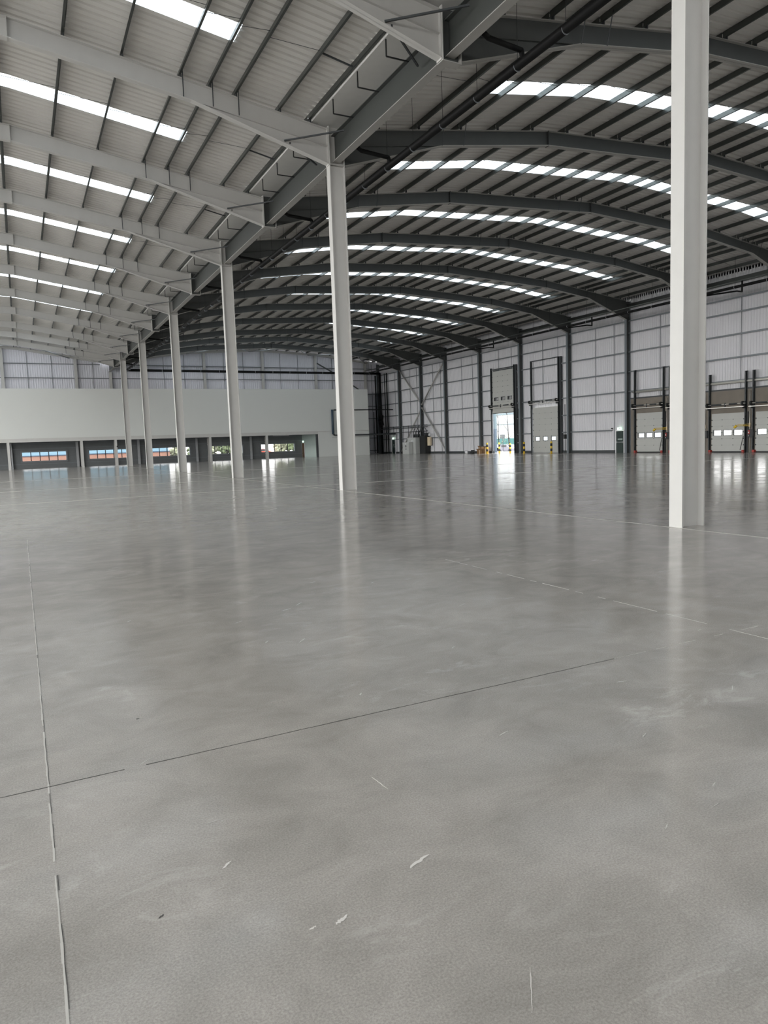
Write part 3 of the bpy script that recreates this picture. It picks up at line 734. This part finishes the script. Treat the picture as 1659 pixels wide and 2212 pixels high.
# bollards
def bollard(x, y, h, lab, zb=0):
    t = thing('bollard', lab, 'bollard', (x, y, zb), 'yellow and black bollards')
    r = .11; MB().tube((0, 0, 0), (0, 0, h), r, 16).build('post', 'yellow', t)
    for a, b in ((.20, .42), (.62, .84)): MB().tube((0, 0, h*a), (0, 0, h*b), r+.006, 16).build('black_band', 'black', t)
    MB().box(-.16, .16, -.16, .16, 0, .015).build('base_plate', 'yellow', t)
bollard(49.8, 70.3, 1.3, 'yellow and black bollard inside, left of the open door')
bollard(49.8, 63.3, 1.28, 'yellow and black bollard left of the closed tall door')
bollard(49.8, 58.75, 1.28, 'yellow and black bollard right of the closed tall door')
bollard(52.9, 72.1, 1.3, 'yellow and black bollard outside, seen left in the open doorway', -.05)
bollard(52.9, 69.9, 1.2, 'yellow and black bollard outside, seen right in the open doorway', -.05)

# electrical corner
def cab(name, lab, x0, x1, y0, y1, z1, m, extra=None):
    t = thing(name, lab, 'cabinet', (x0, y0, 0))
    MB().box(0, x1-x0, 0, y1-y0, .0, z1).build('cabinet_body', m, t)
    MB().box(-.02, 0, .04, y1-y0-.04, .12, z1-.06).build('cabinet_door', m, t)
    return t
t = cab('electrical_cabinet', 'low grey electrical cabinet in front of the taller one by the wall', 49.3, 49.9, 88.6, 90.5, 1.65, 'cabinet')
MB().box(-.04, -.02, .8, 1.0, .95, 1.25).box(-.04, -.02, .7, .85, .65, .75).box(-.04, -.02, .95, 1.1, .65, .75).build('handle', 'black', t)
MB().box(-.035, -.02, .9, 1.15, 1.38, 1.5).build('label_plate', 'white', t)
t = cab('electrical_cabinet', 'tall grey electrical cabinet behind the low one by the wall', 50.0, 50.75, 87.9, 90.3, 2.3, 'cabinet')
MB().box(-.035, -.02, 1.0, 1.25, 1.75, 1.9).box(-.035, -.02, .6, .85, 1.7, 2.0).build('label_plate', 'white', t)
t = cab('switch_panel', 'black switchgear panel between the grey cabinets and the wall column', 50.6, 51.3, 86.2, 87.8, 2.5, 'black')
t = thing('cable_bundle', 'dark cables rising from the switchgear to the wall pipes', 'cables', (0, 0, 0))
for q in range(7):
    y = 86.4+q*.55; MB().path([(50.8, y, 2.2), (50.82, y+R.uniform(-.3, .3), 3.0+R.uniform(-.2, .3)), (50.85, y+R.uniform(-.5, .5), 3.6)], .05, 6).build('cable', 'black', t)
MB().box(50.9, 51.3, 86.2, 87.0, 2.5, 2.9).build('isolator_box', 'dark_grey', t)
MB().box(50.9, 51.3, 88.8, 90.2, 2.3, 2.75).build('isolator_box', 'dark_grey', t)
t = thing('notice_box', 'cream box fixed behind the wall column beside the switchgear', 'box', (51.0, 85.5, 1.2))
MB().box(-.1, .2, 0, .65, -.1, 1.1).build('box_body', 'cream', t); MB().box(-.1, .1, 0, .3, 1.25, 1.6).build('warning_label', 'white', t)
# wall pipework near the corner
t = thing('pipe_rack', 'dark horizontal pipes on the right wall above the switchgear', 'pipes', (0, 0, 0))
for z, r in ((3.15, .05), (3.75, .05), (4.05, .03)): MB().tube((50.88, 86, z), (50.88, YE-1, z), r, 8).build('pipe', 'dark_grey', t)
for y in (87.2, 88.4, 89.5, 91.5, 93, 96.1, 99.2, 99.7): MB().tube((50.9, y, 2.5 if y < 92 else .1), (50.9, y, 4.1), .035, 6).build('drop_pipe', 'dark_grey', t)
for q, (x, y, z1, r) in enumerate(((51.25, 98.6, 12.4, .09), (51.3, 99.4, 12.4, .07), (50.6, YE-.8, 12.2, .10), (50.2, YE-.7, 6.6, .05))):
    o = MB().tube((x, y, .05), (x, y, z1), r, 10).build('riser_pipe', 'black_pipe'); tag(o, f'thin black riser pipe in the far corner, {ORD[q]} counting from the exit door', 'pipe')
# fire-hydrant style valve set low in the corner
t = thing('valve_set', 'dark cluster of pipe valves low on the end wall beside the partition', 'valve', (49.0, YE-.6, 1.2))
MB().ball((0, 0, .9), .16).ball((-.35, 0, .55), .14).ball((.2, 0, .35), .2).path([(-.35, 0, -1.1), (-.35, 0, .9), (.3, 0, 1.1), (.3, 0, -1.1)], .05, 8).path([(.1, 0, -1.1), (.1, 0, 1.1)], .04, 8).build('valve_body', 'dark_grey', t)
# pipe loop on the partition
t = thing('pipe_loop', 'dark pipe loop with thick upright end fixed on the pale partition', 'pipe', (0, 0, 0))
yq = YP-.25
MB().tube((40.45, yq, 6.7), (40.45, yq, 3.2), .17, 12).build('cable_tray', 'panel_blue', t)
MB().path([(40.7, yq, 6.65), (50.6, yq+.5, 6.62)], .075, 8).build('upper_pipe', 'black_pipe', t)
MB().path([(40.45, yq, 3.2), (40.75, yq, 3.02), (50.9, yq+.5, 2.98)], .12, 10).build('lower_pipe', 'dark_grey', t)
MB().path([(46.8, yq+.3, 2.75), (40.3, yq, 2.75)], .04, 6).build('thin_pipe', 'galvanised_light', t)

# small things at the foot of the wall
def carton(x, y, a, b, h, lab, m='cardboard', rot=0):
    t = thing('cardboard_box', lab, 'box', (x, y, 0)); t.rotation_euler.z = rot
    mb = MB(); mb.box(-a/2, a/2, -b/2, b/2, 0, h)
    mb.hexa([(-a/2, -b/2, h), (-a/2, b/2, h), (-a/2-.15, b/2, h+.12), (-a/2-.15, -b/2, h+.12), (-a/2+.01, -b/2, h), (-a/2+.01, b/2, h), (-a/2-.14, b/2, h+.13), (-a/2-.14, -b/2, h+.13)])
    mb.build('carton', m, t); MB().box(-a/2-.005, a/2+.005, -.05, .05, 0, h+.005).build('tape', 'cream', t)
carton(50.1, 71.9, .7, .9, .45, 'brown cardboard box at the bottom of the stack left of the open door', rot=.1)
carton(50.15, 71.85, .6, .8, .36, 'dented brown cardboard box on top of the stack left of the open door', rot=-.15)
bpy.data.objects['cardboard_box.001'].location.z = .46
carton(50.2, 71.0, .4, .45, .75, 'smaller brown cardboard box standing right of the stack', rot=.3)
for i, (y, h, m, lab) in enumerate(((74.9, .32, 'white', 'small white tub on the floor left of the wall column'), (74.2, .28, 'dark_grey', 'small grey tub on the floor between the white tub and black case'), (73.5, .42, 'black', 'small black case on the floor left of the wall column'))):
    t = thing('storage_tub', lab, 'tub', (49.9, y, 0)); MB().tube((0, 0, 0), (0, 0, h), .2, 12, .23).build('tub_body', m, t); MB().tube((0, 0, h), (0, 0, h+.03), .24, 12).build('lid', 'dark_grey', t)
# isolators right of the open door
t = thing('door_control', 'slim grey door control and push-button unit right of the open tall door', 'control', (XS-.25, 66.15, 1.1))
MB().box(-.1, .1, -.15, .15, .4, .85).build('control_box', 'black', t); MB().tube((0, 0, -1.0), (0, 0, 4.0), .035, 8).build('conduit', 'dark_grey', t); MB().tube((-.12, 0, .1), (-.08, 0, .1), .06, 8).build('button', 'white', t)
t = thing('door_control', 'slim grey door control and push-button unit right of the closed tall door', 'control', (XS-.25, 58.3, 1.1))
MB().box(-.1, .1, -.15, .15, .4, .85).build('control_box', 'black', t); MB().tube((0, 0, -1.0), (0, 0, 4.0), .035, 8).build('conduit', 'dark_grey', t)

# ------------------------------------------------------------------ outside
struct(MB().box(XS+.02, 60, 0, 320, -.9, -.06).build('ground_apron', 'asphalt'))
struct(MB().box(60, 260, 0, 320, -1.2, -.75).build('ground_yard', 'asphalt'))
struct(MB().box(-120, XS, YE+.15, 320, -.35, -.06).build('ground_rear', 'asphalt'))
struct(MB().box(-150, -34, -60, YE, -.35, -.06).build('ground_side', 'asphalt'))
t = thing('warehouse_building', 'white warehouse building across the yard seen through the open door', 'building', (100, 105, -.75))
MB().box(0, 25, 0, 60, 0, 11.7).build('wall', 'facade', t)
MB().box(-.12, 0, 0, 60, 7.84, 8.14).box(-.12, 0, 0, 60, 5.6, 5.7).build('cladding_joint', 'panel_pale', t)
MB().box(-.1, 0, 29.2, 30.8, 2.2, 3.3).build('window', 'dark_grey', t)
t = thing('side_panel', 'pale blue building corner panel just outside the open door', 'building', (55.0, 75.85, -.06))
MB().box(0, .3, 0, 1.6, 3.05, 6).build('upper_panel', 'panel_pale', t); MB().box(0, .3, 0, 1.6, 0, 3.05).build('lower_panel', 'panel_blue', t)
t = thing('mesh_fence', 'green mesh fence across the yard seen through the open door', 'fence', (85, 108, -.75))
MB().box(0, .05, 0, 9, .7, 2.42).build('mesh_panel', 'mesh_green', t)
for q in range(5): MB().box(-.05, .1, q*2.2, q*2.2+.08, 0, 2.5).build('fence_post', 'dark_grey', t)
def car(x, y, m, lab, rot=0, zb=-.75):
    t = thing('car', lab, 'car', (x, y, zb)); t.rotation_euler.z = rot
    mb = MB(); prof = [(-2.1, .3), (-2.1, .75), (-1.9, .85), (-1.1, .92), (-.6, 1.4), (.9, 1.42), (1.6, .95), (2.1, .85), (2.15, .35)]
    bm = mb.bm; A = [bm.verts.new((-.85, p, z)) for p, z in prof]; B = [bm.verts.new((.85, p, z)) for p, z in prof]; n = len(prof)
    bm.faces.new(A); bm.faces.new(B[::-1])
    for i in range(n): bm.faces.new([A[i], B[i], B[(i+1) % n], A[(i+1) % n]])
    mb.build('body', m, t)
    MB().box(-.87, .87, -.5, .85, .98, 1.32).build('side_window', 'black', t)
    for yy in (-1.35, 1.3):
        for xx in (-.8, .8): MB().tube((xx-.1, yy, .32), (xx+.1, yy, .32), .32, 14).build('wheel', 'black', t)
car(75, 103.2, 'car_white', 'white parked car seen left through the open door')
car(75, 99.6, 'car_white', 'white parked car seen right through the open door')
car(39.5, 126, 'car_red', 'red parked car seen through the fifth undercroft window', math.pi/2, -.06)
def bare_tree(x, y, h, lab, lean):
    t = thing('bare_tree', lab, 'tree', (x, y, -.75))
    mb = MB(); p = Vector((0, 0, 0)); pts = [p]
    for i in range(1, 7): pts.append(Vector((R.uniform(-.1, .1), lean*i/6+R.uniform(-.08, .08), (h+.69)*i/6)))
    for i in range(6): mb.tube(pts[i], pts[i+1], .10*(1-i/7), 7, .10*(1-(i+1)/7))
    mb.build('trunk', 'bark', t)
    mb = MB(); lf = MB()
    for i in range(12):
        b = pts[1+i % 5]; a = R.uniform(0, 6.28); e = b+Vector((math.cos(a)*.9, math.sin(a)*.9, R.uniform(.6, 1.5))); mb.tube(b, e, .02, 5, .006)
        for q in range(3): lf.ball(b.lerp(e, R.uniform(.3, 1)), R.uniform(.03, .07), 0)
    mb.build('branches', 'bark', t); lf.build('buds', 'leaf_pale', t)
bare_tree(65, 88.7, 6.0, 'thin bare tree seen left in the open doorway', .1)
bare_tree(65, 86.0, 6.4, 'thin bare tree with buds seen right in the open doorway', .6)
t = thing('lamp_post', 'thin dark post standing in the yard seen through the open door', 'post', (65, 87.65, -.75))
MB().tube((0, 0, 0), (0, 0, 2.7), .04, 8).build('post', 'black', t); MB().tube((0, 0, 0), (0, 0, .06), .12, 10).build('base_plate', 'black', t)
# rear: buildings and trees seen through the undercroft windows
t = thing('brick_building', 'low orange brick and blue building seen through the left undercroft windows', 'building', (-8, 126, -.06))
MB().box(0, 31, 0, 8, 0, 1.50).build('brick_wall', 'brick_orange', t); MB().box(0, 31, -.1, 8, 1.50, 1.64).build('coping', 'facade_darkblue', t)
MB().box(0, 31, 1, 7, 1.64, 4.6).build('upper_cladding', 'facade_blue', t)
def bush(x, y, r, m, lab):
    t = thing('leafy_tree', lab, 'tree', (x, y, -.06))
    MB().tube((0, 0, 0), (0, 0, r*1.4), .12, 8).build('trunk', 'bark', t)
    mb = MB()
    for q in range(170):
        a = R.uniform(0, 6.28); b = R.uniform(-1, 1); rr = r*R.uniform(.5, 1); c = Vector((math.cos(a)*rr*math.sqrt(1-b*b), math.sin(a)*rr*.6*math.sqrt(1-b*b), r*1.1+b*rr))
        if c.z < .25: c.z = .25
        mb.ball(c, R.uniform(.2, .4)*r*.6, 0)
    mb.build('crown', m, t)
for i, (x, y, r, m) in enumerate(((27.0, 124, 1.5, 'leaf'), (29.6, 125, 1.9, 'leaf_pale'), (32.5, 124, 1.6, 'leaf'), (35.3, 126, 1.4, 'leaf_pale'), (43.5, 127, 1.7, 'leaf_pale'), (45.8, 125, 1.9, 'leaf'), (24.5, 127, 1.4, 'leaf_pale'))):
    bush(x, y, r, m, f'{"pale" if m == "leaf_pale" else "green"} leafy tree outside the right undercroft windows, {ORD[i]} of the row')
